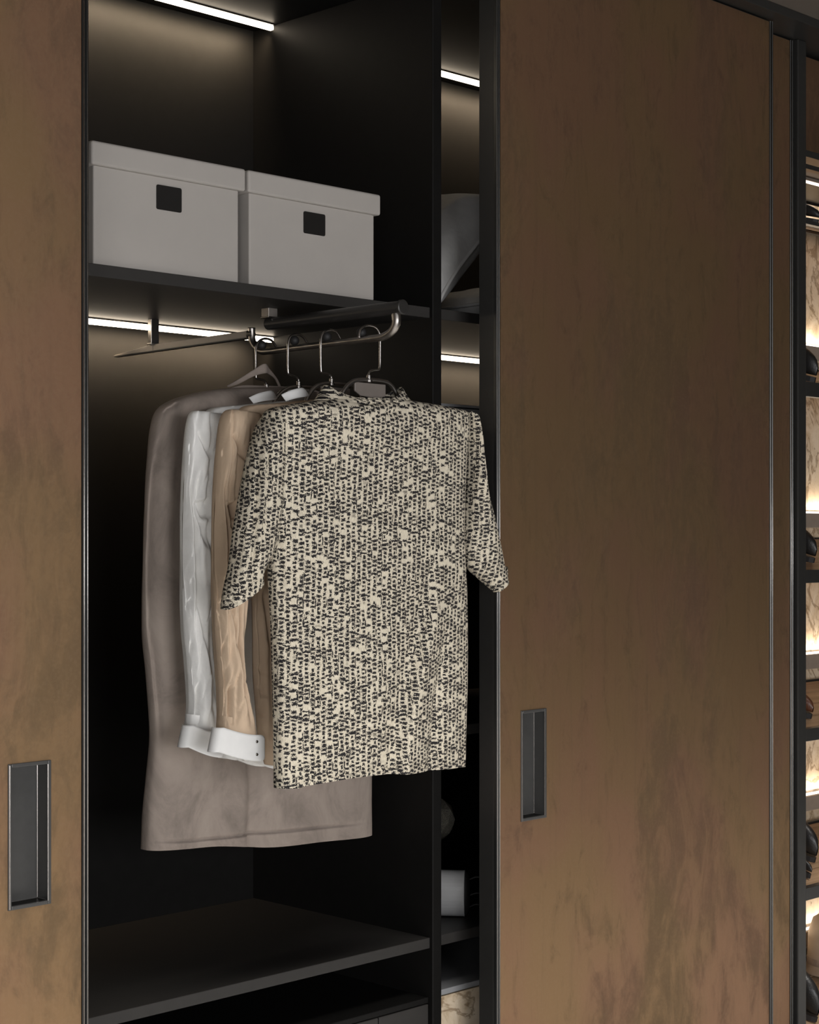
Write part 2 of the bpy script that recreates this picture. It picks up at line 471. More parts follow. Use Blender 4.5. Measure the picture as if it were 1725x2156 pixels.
def door(x0, x1, y0, z1, label, hx=None, hz=None, thick=0.022):
    r = thing('sliding_door', ((x0 + x1) / 2, y0, 0.014), label, 'door', 'bronze sliding wardrobe doors')
    pw = 0.0115
    h = None if hx is None else (hx[0] + .003, hx[1] - .003, hz[0] + .003, hz[1] - .003)
    holed_panel(x0 + pw + .001, x1 - pw - .001, y0 + .004, y0 + .004 + 0.030, 0.016, z1, h).build('door_panel', M['bronze'], r)
    # edge profiles: two rounded fins with a groove between, deep side wall
    for xa, s in ((x0, 1), (x1, -1)):
        q = lambda *pp: [(xa + s * a, y0 + c) for a, c in pp]
        pts = q((0, .0012), (.0010, .0002), (.0030, 0), (.0040, .0012), (.0043, .005), (.0066, .005), (.0070, .0022), (.0080, .0010),
                (.0100, .0012), (.0112, .003), (.0115, .010), (0, .010))
        b = MB().prism(pts, 'z', 0.014, z1 + .002)
        o = b.build('edge_profile', M['profile'], r, 0.0004, 2)
        for a_ in (.0022, .0092): MB().tube([(xa + s * a_, y0 + .0006, 0.016), (xa + s * a_, y0 + .0006, z1 + .001)], .0010, 8).build('edge_highlight', M['steel'], r, smooth_=True)  # steel bead added on each fin in place of its highlight line
        MB().box(min(xa, xa + s * pw), max(xa, xa + s * pw), y0 + .010, y0 + .050, 0.014, z1 + .002).build('stile', M['anod'], r, .001)
    MB().box(x0 + pw, x1 - pw, y0 + .008, y0 + .048, z1, z1 + .003).build('top_rail', M['anod'], r)
    MB().box(x0 + pw, x1 - pw, y0 + .008, y0 + .048, 0.014, 0.017).build('bottom_rail', M['anod'], r)
    if hx is not None:
        a0, a1 = hx; c0, c1 = hz
        hd = MB()
        fw = .0062; dp = .034
        # frame ring, slightly proud, bevelled
        yo = y0 + .0015
        for bx in ((a0, a0 + fw, c0, c1), (a1 - fw, a1, c0, c1), (a0 + fw, a1 - fw, c0, c0 + fw), (a0 + fw, a1 - fw, c1 - fw, c1)):
            hd.box(bx[0], bx[1], yo, yo + .006, bx[2], bx[3])
        hl = hd.build('handle', M['cup'], r, 0.0012, 3)
        i0, i1, k0, k1 = a0 + fw - .001, a1 - fw + .001, c0 + fw - .001, c1 - fw + .001
        cup = MB()
        yb = y0 + dp
        V = [(i0, yo + .004, k0), (i1, yo + .004, k0), (i1, yo + .004, k1), (i0, yo + .004, k1), (i0, yb, k0), (i1, yb, k0), (i1, yb, k1), (i0, yb, k1)]
        cup.add(V, [(0, 1, 5, 4), (1, 2, 6, 5), (2, 3, 7, 6), (3, 0, 4, 7), (4, 5, 6, 7)])
        c = cup.build('recess', M['cup'], hl, 0.0018, 3, solid=0.001)
        for p_ in c.data.polygons: pass
        MB().box(i0, i1, yo + .004, yb, k0 - .0005, k0 + .0008).build('recess_shade', M['black'], hl)  # black plate over the cup's floor stands in for its shade
        # added steel beads stand in for glints on the inner corner and rim
        MB().tube([(i1 - .0012, yb - .0012, k0 + .002), (i1 - .0012, yb - .0012, k1 - .002)], .0011, 8).build('corner_glint', M['steel'], hl)
        MB().tube([(a1 - fw - .0002, yo + .0004, c0 + fw), (a1 - fw - .0002, yo + .0004, c1 - fw)], .0011, 8).build('rim_glint', M['steel'], hl)
        MB().tube([(a0 + .0022, yo - .0001, c0 + .002), (a0 + .0022, yo - .0001, c1 - .002)], .0011, 8).build('rim_glint', M['steel'], hl)
    return r

def PP(px, py, Y): return tuple(float(q) for q in P(px, py, Y))
lx1 = PP(187.5, 1000, 0)[0]
hl = (PP(19, 1760, 0)[0], PP(109.5, 1760, 0)[0])
hz = (PP(22, 1918.5, 0)[2], PP(22, 1609.5, 0)[2])
door(lx1 - 1.03, lx1, 0.0, 2.606, 'bronze sliding door at the far left with a large recessed handle', hl, hz)
rx0, rx1 = PP(1047, 1000, 0)[0], PP(1629, 1000, 0)[0]
hr = (PP(1099.5, 1600, 0)[0], PP(1153, 1600, 0)[0])
hzr = (PP(1099.5, 1731, 0)[2], PP(1099.5, 1497, 0)[2])
door(rx0, rx1, 0.0, 2.606, 'wide bronze sliding door right of the shirts with a recessed handle', hr, hzr)
bx1 = PP(1671.5, 1000, 0.056)[0]
door(bx1 - 1.03, bx1, 0.056, 2.606, 'bronze sliding door seen as a thin strip behind the wide right door')

# ------------------------------------------------------------------ storage boxes
def storage_box(x0, x1, y0, label, tag_x):
    y1 = y0 + .36; z0 = SH_T; zl = SH_T + .172; zt = SH_T + .214
    r = thing('storage_box', ((x0 + x1) / 2, (y0 + y1) / 2, z0), label, 'box', 'pale lidded boxes on the upper shelf')
    MB().box(x0, x1, y0, y1, z0 + .0005, zl + .03).build('box_body', M['carton'], r, 0.003, 3)
    g = .010
    lid = MB()
    lid.box(x0 - g, x1 + g, y0 - g, y1 + g, zl, zt)
    lid.build('lid', M['carton'], r, 0.005, 4)
    a, b, c, d = tag_x
    q = MB(); rr = .0035
    pts = []
    for cx_, cz_, st in ((b - rr, d - rr, 0), (a + rr, d - rr, 90), (a + rr, c + rr, 180), (b - rr, c + rr, 270)):
        for k in range(5):
            an = math.radians(st + k * 22.5); pts.append((cx_ + rr * math.cos(an), cz_ + rr * math.sin(an)))
    q.prism(pts, 'y', y0 - .0018, y0 + .002)
    q.build('label_plate', M['boxtag'], r)
    return r
BYF = 0.137
def bx(px): return PP(px, 500, BYF)[0]
s1 = (bx(329), bx(381.5), PP(329, 440, BYF)[2], PP(329, 388, BYF)[2])
s2 = (bx(639), bx(684), PP(639, 490.5, BYF)[2], PP(639, 444.5, BYF)[2])
storage_box(bx(197), bx(502.5), BYF, 'pale grey lidded storage box on the upper shelf, next to the left door', s1)
storage_box(bx(525), bx(788), BYF, 'pale grey lidded storage box on the upper shelf, nearer the partition', s2)

# ------------------------------------------------------------------ pull-out rail and its bracketed bar
RX = 2.28
rail = thing('pull_out_rail', (RX, 0.1, SH_B), 'black pull-out clothes rail under the shelf with a bent metal hanging rod', 'clothes rail')
zb = 1.35 + .4135
y_f, y_b = PXp(847, 645, RX)[1], 0.252
# bar: flattened round section, along Y
n = 20
sec = [(RX + .0130 * math.cos(2 * math.pi * k / n), zb + .0122 * math.sin(2 * math.pi * k / n)) for k in range(n)]
MB().prism(sec, 'y', y_f + .002, y_b).build('bar', M['railblack'], rail, 0.0005, 1)
cap = MB()
cap.lathe([(0.0001, 0), (.0118, 0), (.0134, .0008), (.0140, .002), (.0140, .006), (.0130, .007)], (RX, y_f - .004, zb), 'y', 28)
cap.build('end_cap', M['railblack'], rail, smooth_=False)
# bracket that hangs from the shelf
bk = MB()
yk = PXp(567, 650, RX - .012)[1]
bk.box(RX - .014, RX + .010, yk, yk + .022, zb + .0125, SH_B)
bk.build('bracket', M['satin_steel'], rail, 0.0012, 2)
MB().box(RX - .0155, RX + .0115, yk - .0015, yk + .0235, zb + .0105, zb + .0135).build('bracket_foot', M['steel'], rail, 0.001)
# bent rod
rod = [PXp(834, 660, RX), PXp(835, 676, RX), PXp(831, 690, RX), PXp(820, 702, RX), PXp(804, 710, RX), PXp(780, 713.5, RX),
       PXp(700, 723, RX), PXp(620, 733, RX), PXp(570, 739.5, RX), PXp(551, 740, RX), PXp(540, 733, RX), PXp(533, 722, RX), PXp(530, 710, RX), PXp(530, 690, RX)]
MB().tube(rod, [.0085, .0082, .008, .0075, .007, .0066, .0062, .0062, .0062, .0064, .0068, .0072, .0074, .0074], 16, sub=6).build('hanging_rod', M['gun'], rail, smooth_=True)
for px, py in ((551, 727), (620, 717), (688, 709), (761, 700)):
    X, Y, Z = PXp(px, py, RX)
    q = MB(); q.lathe([(max(.0001, .0096 * math.sin(a)), -.0096 * math.cos(a)) for a in np.linspace(0, math.pi, 13)], (X, Y, Z), 'z', 20)
    q.build('stop_ball', M['rubber'], rail, smooth_=True)

# rear arm: from the back end of the bent rod to the back of the compartment
a0 = Vector(PXp(530, 703.5, RX)); a1 = Vector(PP(243, 744.0, .655))
ad = (a1 - a0).normalized(); an = ad.cross(Vector((0, 0, 1))).normalized(); au = an.cross(ad)
def arm_box(t0, t1, w_, h0, h1, hend=None):
    q = MB(); V = []
    for t in (t0, t1):
        for sx_ in (-1, 1):
            for h in (h0, h1 if hend is None or t == t0 else hend): V.append(tuple(a0 + (a1 - a0) * t + an * sx_ * w_ / 2 + au * h))
    return q.add(V, [(0, 1, 3, 2), (4, 6, 7, 5), (0, 4, 5, 1), (2, 3, 7, 6), (1, 5, 7, 3), (0, 2, 6, 4)])
q = arm_box(0.02, .70, .012, -.0068, .0068); q2 = arm_box(.70, 1.0, .012, -.0068, .0068, -.0050)
q.add(q2.v, q2.f); q.build('rear_arm', M['satin_steel'], rail, .0008)
arm_box(0.02, 0.995, .0125, -.0088, -.0062).build('arm_edge', M['railblack'], rail, .0004)
MB().tube([tuple(a0 - ad * .004), tuple(a0 + ad * .008)], .0088, 18).build('arm_cap', M['gun'], rail, .0006)
ab = a0 + (a1 - a0) * .71
MB().box(ab.x - .010, ab.x + .010, ab.y - .006, ab.y + .006, ab.z + .0068, SH_B).build('bracket', M['steel'], rail, 0.0008)
MB().box(ab.x - .0115, ab.x + .0115, ab.y - .0075, ab.y + .0075, ab.z + .006, ab.z + .0095).build('bracket_foot', M['gun'], rail, 0.0006)

# ------------------------------------------------------------------ hangers
HY_ = [0.264, 0.163, 0.069, -0.036]      # depth of the four hangers along the rod
def hanger(Y, hook_px, foot, frame_px, label, plate_px=None, wide=None):
    r = thing('clothes_hanger', (RX, Y, PP(foot[0], foot[1], Y)[2]), label, 'hanger', 'dark metal hangers on the pull-out rod')
    W = lambda p: PP(p[0], p[1], Y)
    MB().tube([W(p) for p in hook_px], .0024, 10, sub=6).build('hook', M['steel'], r, smooth_=True)
    X, _, Z = W(foot)
    MB().lathe([(.0001, .013), (.0035, .013), (.0048, .0115), (.0048, .004), (.0068, .003), (.0068, -.001), (.0001, -.001)], (X, Y, Z - .004), 'z', 18).build('ferrule', M['steel'], r, smooth_=False)
    MB().tube([W(p) for p in frame_px], .0042, 12, sub=6).build('frame', M['gun'], r, smooth_=True)
    if plate_px:
        a, b, c, d = plate_px
        pts = [W(p) for p in ((a, c), (b, c + 6), (b, d + 2), ((a + b) / 2 + 12, d + 6), (a + 12, d), (a, d - 10))]
        q = MB(); q.prism([(p[0], p[2]) for p in pts], 'y', Y - .002, Y + .002)
        q.build('neck_plate', M['plate'], r, 0.001)
    return r
hanger(HY_[0], [(581, 730), (572, 717), (558, 713), (545, 719), (539, 735), (538.5, 760), (539, 790), (541, 797), (552, 800), (558, 803), (561, 810), (561, 822)],
       (561, 818), [(505, 850), (515, 832), (540, 822), (585, 822), (612, 832), (625, 850)], 'rearmost clothes hanger, inside the grey suede coat')
hanger(HY_[1], [(647, 722), (638, 709), (625, 704), (612, 709), (607, 724), (606.5, 750), (606.5, 780), (609, 788), (620, 791.5), (627, 796), (629, 803), (629, 812)],
       (629, 812), [(572, 858), (582, 838), (598, 822), (618, 815), (660, 816), (684, 828), (696, 856)], 'clothes hanger second from the back, inside the white shirt', (606, 666, 819, 850))
hanger(HY_[2], [(717, 713), (708, 699), (694, 695), (681, 701), (676, 716), (675.5, 745), (676, 776), (678, 784), (690, 787), (696, 790), (698, 797), (698, 806)],
       (698, 806), [(643, 850), (650, 832), (664, 815), (684, 808), (730, 810), (752, 822), (764, 850)], 'clothes hanger third from the back, inside the beige shirt', (676, 736, 813, 846))
hanger(HY_[3], [(756, 711), (759, 696), (768, 687), (779, 685), (792, 690), (799, 702), (800.5, 720), (800.5, 750), (800, 772), (797, 778), (786, 779.5), (779, 783), (776.5, 790), (776.5, 798)],
       (776.5, 799), [(716, 842), (723, 824), (735, 809), (750, 801), (776, 799.5), (808, 803), (824, 812), (836, 832), (838, 842), (830, 858)], 'front clothes hanger, holding the tweed shirt', (746.5, 811, 804, 833))

# ------------------------------------------------------------------ garments
def catmull(rows, segs):
    R = np.array(rows, float); out = []
    for i in range(len(R) - 1):
        p0, p1, p2, p3 = R[max(i - 1, 0)], R[i], R[i + 1], R[min(i + 2, len(R) - 1)]
        k = segs[i]
        for j in range(k):
            t = j / k
            out.append(0.5 * ((2 * p1) + (p2 - p0) * t + (2 * p0 - 5 * p1 + 4 * p2 - p3) * t * t + (3 * p1 - p0 - 3 * p2 + p3) * t ** 3))
    out.append(R[-1])
    return np.array(out)

def seg_dist(x, y, poly):
    """signed distance (left of travel positive) and parameter along a polyline, in pixels"""
    best = np.full(x.shape, 1e9); sg = np.zeros(x.shape); par = np.zeros(x.shape)
    L = [0.0]
    for (a, b), (c, d) in zip(poly, poly[1:]): L.append(L[-1] + math.hypot(c - a, d - b))
    for k, ((a, b), (c, d)) in enumerate(zip(poly, poly[1:])):
        l2 = (c - a) ** 2 + (d - b) ** 2
        t = np.clip(((x - a) * (c - a) + (y - b) * (d - b)) / l2, 0, 1)
        dx, dy = x - (a + t * (c - a)), y - (b + t * (d - b))
        ds = np.hypot(dx, dy)
        cr = np.sign((c - a) * dy - (d - b) * dx)
        m = ds < best
        best = np.where(m, ds, best); sg = np.where(m, cr, sg); par = np.where(m, (L[k] + t * (L[k + 1] - L[k])) / L[-1], par)
    return best, sg, par

def folds_disp(x, y, folds, rk=.75, vk=1.0):
    """relief towards the viewer, metres; kinds: r ridge, v valley, s step"""
    d = np.zeros(x.shape)
    for kind, amp, wdt, poly in folds:
        ds, sg, par = seg_dist(x, y, poly)
        fade = np.clip(np.minimum(par, 1 - par) * 4 + .04, 0, 1); fade = fade * fade * (3 - 2 * fade)
        e = np.exp(-(ds / wdt) ** 2)
        if kind == 'r': d += amp * rk * np.exp(-(ds / (1.8 * wdt)) ** 2) * fade
        elif kind == 'v': d -= vk * amp * np.exp(-np.abs(ds / wdt) ** 1.3) * fade
        else: d += amp * sg * np.minimum(ds / (0.30 * wdt), 1) * np.exp(-(ds / wdt) ** 1.2) * fade
    return d

def pn(x, y, s, seed):
    """cheap smooth pseudo noise from sines"""
    r = np.random.default_rng(seed); out = np.zeros(x.shape)
    for k in range(7):
        a, b = r.normal(size=2) * s * (0.6 + 0.3 * k); p = r.uniform(0, 6.28)
        out += np.sin(a * x + b * y + p) / (1 + 0.35 * k)
    return out / 3.2

def vnoise(x, y, seed):
    r = np.random.default_rng(seed); L = r.random((64, 64))
    xi, yi = np.floor(x).astype(int), np.floor(y).astype(int); fx, fy = x - xi, y - yi
    fx = fx * fx * fx * (fx * (fx * 6 - 15) + 10); fy = fy * fy * fy * (fy * (fy * 6 - 15) + 10)
    g = lambda a, b: L[a % 64, b % 64]
    return (g(xi, yi) * (1 - fx) + g(xi + 1, yi) * fx) * (1 - fy) + (g(xi, yi + 1) * (1 - fx) + g(xi + 1, yi + 1) * fx) * fy

def creases(x, y, seed):
    """crumpled satin: sharp valleys between soft bulges, running down and slightly across the cloth"""
    wx = x + 16 * (vnoise(x / 300, y / 150, seed + 9) - .5) + 5 * (vnoise(x / 30, y / 40, seed + 5) - .5)
    a = np.abs(vnoise(wx / 20, y / 330, seed) - .5) * 2
    b = np.abs(vnoise((wx + .22 * y) / 16, y / 190, seed + 1) - .5) * 2
    c = vnoise(wx / 7, y / 60, seed + 2) - .5
    return .5 * np.tanh(2.4 * a) + .22 * np.tanh(3 * b) + .14 * c - .5

def cloth_tube(name, mat, parent, rows, Y, nu=120, dens=0.42, pw=0.62, folds=(), hem=True, wave=None, ripple=None, k3=840.0, noise_=0.0, seed=1, crease=0.0, fk=1.0, cuffed=False):
    """rows: (left px, left py, right px, right py, half thickness m) from the top down, in the plane y = Y"""
    segs = []
    for a, b in zip(rows, rows[1:]):
        l = max(math.hypot(b[0] - a[0], b[1] - a[1]), math.hypot(b[2] - a[2], b[3] - a[3]))
        segs.append(max(2, int(l * dens)))
    R = catmull(rows, segs)
    if hem:
        e = R[-1].copy(); extra = []
        for q_, up in ((0.90, 0), (0.82, -3), (0.78, -14), (0.74, -30)):
            z = e.copy(); mx, my = (e[0] + e[2]) / 2, (e[1] + e[3]) / 2
            z[0] = mx + (e[0] - mx) * (0.97 + .02 * q_); z[2] = mx + (e[2] - mx) * (0.97 + .02 * q_)
            z[1] += up; z[3] += up; z[4] = e[4] * q_
            extra.append(z)
        n_in = len(extra)
        R = np.vstack([R, extra])
    else: n_in = 0
    nv = len(R)
    phi = 2 * np.pi * np.arange(nu) / nu
    a = np.cos(phi); b = np.sin(phi)
    a = np.sign(a) * np.abs(a) ** 0.92; b = np.sign(b) * np.abs(b) ** pw
    A, B = np.meshgrid(a, np.ones(nv)); Bq = np.meshgrid(b, np.ones(nv))[0]
    T = R[:, 4:5]
    mx, my = (R[:, 0:1] + R[:, 2:3]) / 2, (R[:, 1:2] + R[:, 3:4]) / 2
    hx, hy = (R[:, 2:3] - R[:, 0:1]) / 2, (R[:, 3:4] - R[:, 1:2]) / 2
    W = np.hypot(hx, hy) + 1e-6
    corr = np.sqrt(np.clip(1 - (k3 * T / W) ** 2, 0.12, 1))
    if n_in: corr[-n_in:] = corr[-n_in - 1] * 0.97
    qx = mx + hx * A * corr; qy = my + hy * A * corr
    if wave is not None:
        s = np.linspace(0, 1, nv - n_in); s = np.concatenate([s, np.ones(n_in)])[:, None]
        qy = qy + wave(A, Bq) * s ** 6
    # pixel column where the surface point itself is seen
    sx = qx + k3 * T * Bq
    front = np.clip(Bq * 1.6 + 0.15, 0, 1)
    D = fk * folds_disp(sx, qy, folds, .16 if cuffed else .6, 1.35 if cuffed else 1.0) * front
    vv = np.linspace(0, 1, nv)[:, None] + 0 * A
    if ripple is not None: D = D + ripple(A, vv, np.meshgrid(phi, np.ones(nv))[0])
    if noise_: D = D + noise_ * pn(sx, qy, 0.035, seed)
    if crease: D = D + crease * front * creases(sx, qy, seed)
    if cuffed: D = D * np.clip((0.985 - vv) * 16, 0.05, 1)
    if n_in: D[-n_in:] = D[-n_in - 1]
    X, _, Z = P(qx, qy, Y)
    Yv = Y - T * Bq - D * np.where(Bq < -0.2, -0.6, 1.0)
    G = np.stack([X, Yv, Z], -1)
    mb = MB().grid(G, closed_u=True)
    # unwrapped cloth coordinates in metres
    Ds = D.copy()
    for _ in range(10): Ds[1:-1] = (Ds[:-2] + 2 * Ds[1:-1] + Ds[2:]) / 4
    G0 = np.stack([X, Y - T * Bq - Ds * np.where(Bq < -0.2, -0.6, 1.0), Z], -1)
    du = np.linalg.norm(np.roll(G0, -1, 1) - G0, axis=2)
    du = np.concatenate([np.zeros((nv, 1)), np.cumsum(du, 1)[:, :-1]], 1)
    jm = nu // 4
    Uc = X[:, jm:jm + 1] - (du - du[:, jm:jm + 1])
    uv = np.stack([Uc, Z], -1).reshape(-1, 2)
    return mb.build(name, M[mat], parent, smooth_=True, uv=uv)

# ---- taupe suede coat
coat = thing('suede_coat', (RX, HY_[0], PP(540, 1770, HY_[0])[2]), 'long taupe suede coat hanging rearmost on the rod', 'coat')
def cw(A, B): return 4 * np.sin(A * 3.3 + 0.7) + 2 * np.cos(A * 7.0)
coat_folds = [
    ('v', .010, 7, [(343, 872), (340, 925), (328, 995), (319, 1111), (317, 1240), (319, 1316), (328, 1385), (338, 1500), (342, 1600)]),
    ('r', .008, 16, [(372, 880), (360, 960), (348, 1100), (345, 1300), (352, 1450), (360, 1600)]),
    ('v', .004, 5, [(330, 905), (324, 1000), (312, 1200), (310, 1330)]),
    ('v', .012, 10, [(536, 1560), (541, 1640), (540, 1720), (534, 1800)]),
    ('r', .006, 22, [(500, 1600), (505, 1700), (500, 1800)]),
    ('r', .005, 20, [(590, 1640), (600, 1720), (604, 1780)]),
    ('r', .006, 26, [(420, 1600), (415, 1700), (405, 1800)]),
    ('s', .0025, 4, [(300, 1771), (380, 1769), (470, 1760), (540, 1751), (640, 1743), (790, 1729)]),
    ('v', .003, 3, [(300, 1769), (380, 1767), (470, 1758), (540, 1749), (640, 1741), (790, 1727)]),
    ('r', .006, 9, [(335, 868), (352, 852), (372, 846)]), ('v', .006, 5, [(344, 876), (356, 862), (366, 858), (384, 846)]),
    ('r', .004, 14, [(400, 850), (480, 842), (560, 850)]), ('r', .006, 12, [(430, 930), (420, 1050), (405, 1250)]),
]
cloth_tube('coat_body', 'suede', coat, [
    (492, 817, 640, 815, .020), (450, 820, 690, 824, .034), (405, 828, 735, 842, .044), (362, 842, 765, 858, .050), (333, 862, 782, 878, .050), (320, 900, 788, 915, .048),
    (313, 965, 786, 980, .046), (307, 1080, 783, 1100, .044), (303, 1220, 780, 1240, .044), (302, 1330, 779, 1340, .044), (309, 1410, 779, 1420, .042),
    (316, 1500, 779, 1500, .042), (317, 1570, 779, 1570, .042), (309, 1650, 779, 1640, .044), (303, 1720, 779, 1700, .046), (300, 1790, 779, 1757, .046)],
    HY_[0], nu=170, fk=1.6, folds=coat_folds, wave=cw, noise_=.0016, seed=3)
# standing collar band of the coat
band = [(478, 812, .03), (500, 800, .012), (535, 778, -.008), (557, 766, -.014), (567, 777, 0.0), (582, 796, .020), (590, 812, .03)]
low = [(480, 815, .03), (503, 808, .012), (535, 792, -.008), (558, 786, -.014), (566, 788, 0.0), (580, 800, .020), (590, 822, .03)]
def ribbon(up, lo, Y, k=8):
    A = smooth([PP(a, b, Y + c) for a, b, c in up], k); B = smooth([PP(a, b, Y + c) for a, b, c in lo], k)
    G = np.array([[tuple(p.lerp(q, t)) for t in np.linspace(0, 1, 5)] for p, q in zip(A, B)])
    return MB().grid(G)
ribbon(band, low, HY_[0] - .02).build('collar', M['suede'], coat, smooth_=True, solid=.003)
back = [(470, 824, .03), (505, 812, .035), (550, 812, .038), (600, 814, .036), (640, 818, .03)]
lowb = [(470, 840, .03), (505, 836, .035), (550, 836, .038), (600, 838, .036), (640, 840, .03)]
ribbon(back, lowb, HY_[0] - .04).build('collar_stand', M['suede'], coat, smooth_=True, solid=.003)

# ---- the two satin shirts
def sleeve_ripple(nf, amp, ph):
    def f(A, v, phi):
        g = np.clip((v - 0.12) * 2.0, 0, 1) * np.clip((1.0 - v) * 5 + .35, 0, 1)
        return amp * g * (np.sin(nf * phi + ph + 1.6 * np.sin(5 * v + ph)) * 0.6 + 0.4 * np.sin((nf * 1.7) * phi + 7 * v + ph))
    return f
def shirt(Y, mat, dx, label, body_rows, sleeve_rows, folds_s, folds_b, cuff_px, collar_px, hemw):
    r = thing('satin_shirt', (RX, Y, PP(600, 1600, Y)[2]), label, 'shirt', 'long sleeved satin shirts on the rod')
    cloth_tube('shirt_body', mat, r, body_rows, Y + .012, nu=130, folds=folds_b, wave=hemw, ripple=lambda A, v, p: .004 * v * np.sin(9 * p + 2 * v), noise_=.0012, seed=5, crease=.007, fk=1.4)
    cloth_tube('sleeve', mat, r, sleeve_rows, Y - .016, nu=110, dens=.5, pw=.8, folds=folds_s, ripple=sleeve_ripple(5, .0062, .4), noise_=.0010, seed=8, crease=.017, fk=1.9, cuffed=True)
    # cuff: stiff strip that wraps round the sleeve end, rounded corner in front
    tl, tr, bl, br = cuff_px
    nu_, nv_ = 64, 12
    G = np.zeros((nv_, nu_, 3))
    for j in range(nu_):
        u = j / (nu_ - 1)
        for i in range(nv_):
            v = i / (nv_ - 1)
            rc = 0.13
            if u < 0.72:          # front face, from the rounded free end to the left edge
                s_ = u / 0.72; yo = -.046 - .006 * math.sin(s_ * math.pi); e = 0
            else:                 # round the left edge to the back
                an = (u - .72) / .28 * math.pi * .8; e = math.sin(an); yo = -.046 + .013 * (1 - math.cos(an))
                s_ = 1.0
            sh = 0.0
            if u < rc * .72: sh = rc * 1.25 * (1 - math.sqrt(max(0, 1 - (1 - u / (rc * .72)) ** 2)))
            vv = sh + v * (1 - 2 * sh)
            top = np.array(tr) * (1 - s_) + np.array(tl) * s_; bot = np.array(br) * (1 - s_) + np.array(bl) * s_
            sag = 5 * math.sin(s_ * math.pi)
            px, py = top * (1 - vv) + bot * vv
            X, _, Z = P(px + 9 * min(1, u / .72), py + sag, Y - .046)
            G[i, j] = (X - .010 * e * (u >= .72), Y + yo, Z)
    MB().grid(G).build('cuff', M['cuff'], r, smooth_=True, solid=.0025)
    ribs = collar_px
    up = [(a, b, c) for a, b, c in ribs[0]]; lo = [(a, b, c) for a, b, c in ribs[1]]
    ribbon(up, lo, Y).build('collar', M['cuff'], r, smooth_=True, solid=.002)
    return r
white_folds = [
    ('r', .010, 8, [(404, 880), (399, 960), (402, 1080), (408, 1150)]),
    ('r', .008, 7, [(428, 900), (424, 1000), (420, 1120), (424, 1220), (436, 1330), (446, 1430)]),
    ('v', .009, 5, [(414, 960), (410, 1020), (416, 1100), (420, 1180), (428, 1260), (440, 1360), (447, 1420)]),
    ('v', .007, 5, [(427, 980), (424, 1050), (430, 1100), (440, 1140), (446, 1160)]),
    ('v', .010, 8, [(430, 1050), (436, 1075), (444, 1095)]), ('r', .006, 5, [(424, 1046), (430, 1072), (440, 1100), (447, 1110)]),
    ('r', .006, 5, [(418, 905), (430, 935), (442, 965), (448, 985)]), ('v', .005, 4, [(425, 905), (437, 935), (449, 970)]),
    ('v', .006, 5, [(401, 1530), (403, 1480), (406, 1430), (402, 1390)]), ('v', .006, 5, [(422, 1535), (421, 1490), (424, 1430)]),
    ('r', .007, 8, [(412, 1530), (412, 1470), (416, 1400)]), ('r', .007, 7, [(436, 1535), (436, 1480), (438, 1420), (432, 1350)]),
    ('v', .004, 4, [(392, 1180), (396, 1250), (393, 1320)]), ('v', .004, 5, [(392, 1395), (400, 1370), (412, 1345)]),
    ('v', .004, 5, [(388, 1290), (400, 1270), (414, 1255)]), ('s', .004, 6, [(395, 868), (398, 900), (399, 960), (393, 1060), (392, 1150)]),
    ('v', .004, 3, [(399, 1180), (400, 1240), (400, 1300)]), ('v', .003, 3, [(407, 1200), (406, 1260), (405, 1310)]),
    ('v', .005, 4, [(390, 1500), (394, 1470), (392, 1420)]), ('r', .004, 4, [(395, 1525), (398, 1490), (396, 1440)]),
]
def shift(fl, dx, dy=0, sx=1.0, x0=379):
    return [(k, a, wd_, [(x0 + (px - x0) * sx + dx, py + dy) for px, py in poly]) for k, a, wd_, poly in fl]
beige_folds = shift(white_folds, 68, 4, 1.03) + [('v', .007, 4, [(513, 1235), (518, 1330), (517, 1390), (516, 1440), (522, 1480)]), ('r', .006, 7, [(502, 1250), (504, 1350), (500, 1450), (505, 1530)]),
    ('v', .005, 4, [(496, 1540), (494, 1490), (490, 1430)]), ('r', .005, 5, [(524, 1540), (518, 1500), (512, 1450)])]
shirt(HY_[1], 'white', 0, 'glossy white satin shirt hanging between the grey coat and the beige shirt',
    [(560, 846, 690, 846, .02), (500, 853, 760, 856, .03), (440, 862, 800, 866, .036), (425, 900, 815, 900, .036), (436, 960, 815, 960, .034), (440, 1060, 812, 1060, .032),
     (436, 1200, 812, 1200, .032), (438, 1340, 812, 1340, .032), (445, 1470, 812, 1470, .032), (462, 1592, 800, 1570, .032)],
    [(425, 868, 470, 872, .012), (402, 864, 474, 884, .026), (392, 884, 472, 915, .032), (385, 940, 464, 968, .033), (380, 1030, 456, 1050, .033), (378, 1120, 452, 1130, .032), (378, 1210, 450, 1212, .032),
     (380, 1310, 450, 1312, .031), (386, 1400, 452, 1404, .031), (390, 1470, 455, 1476, .031), (389, 1505, 457, 1512, .031), (385, 1532, 462, 1541, .031)],
    white_folds, [('v', .006, 8, [(436, 1100), (438, 1250), (441, 1500)]), ('v', .006, 4, [(505, 1560), (520, 1590), (528, 1612)]), ('v', .006, 4, [(540, 1570), (552, 1600), (560, 1625)]), ('r', .006, 7, [(530, 1570), (540, 1600)])],
    [(398, 1527), (464, 1537), (388, 1574), (470, 1596)],
    ([(524, 837, -.03), (545, 828, -.038), (568, 823, -.036), (576, 826, -.022)], [(534, 850, -.034), (553, 845, -.042), (577, 842, -.040), (584, 840, -.024)]),
    lambda A, B: 34 * (1 - A ** 2) + 3 * np.sin(11 * A))
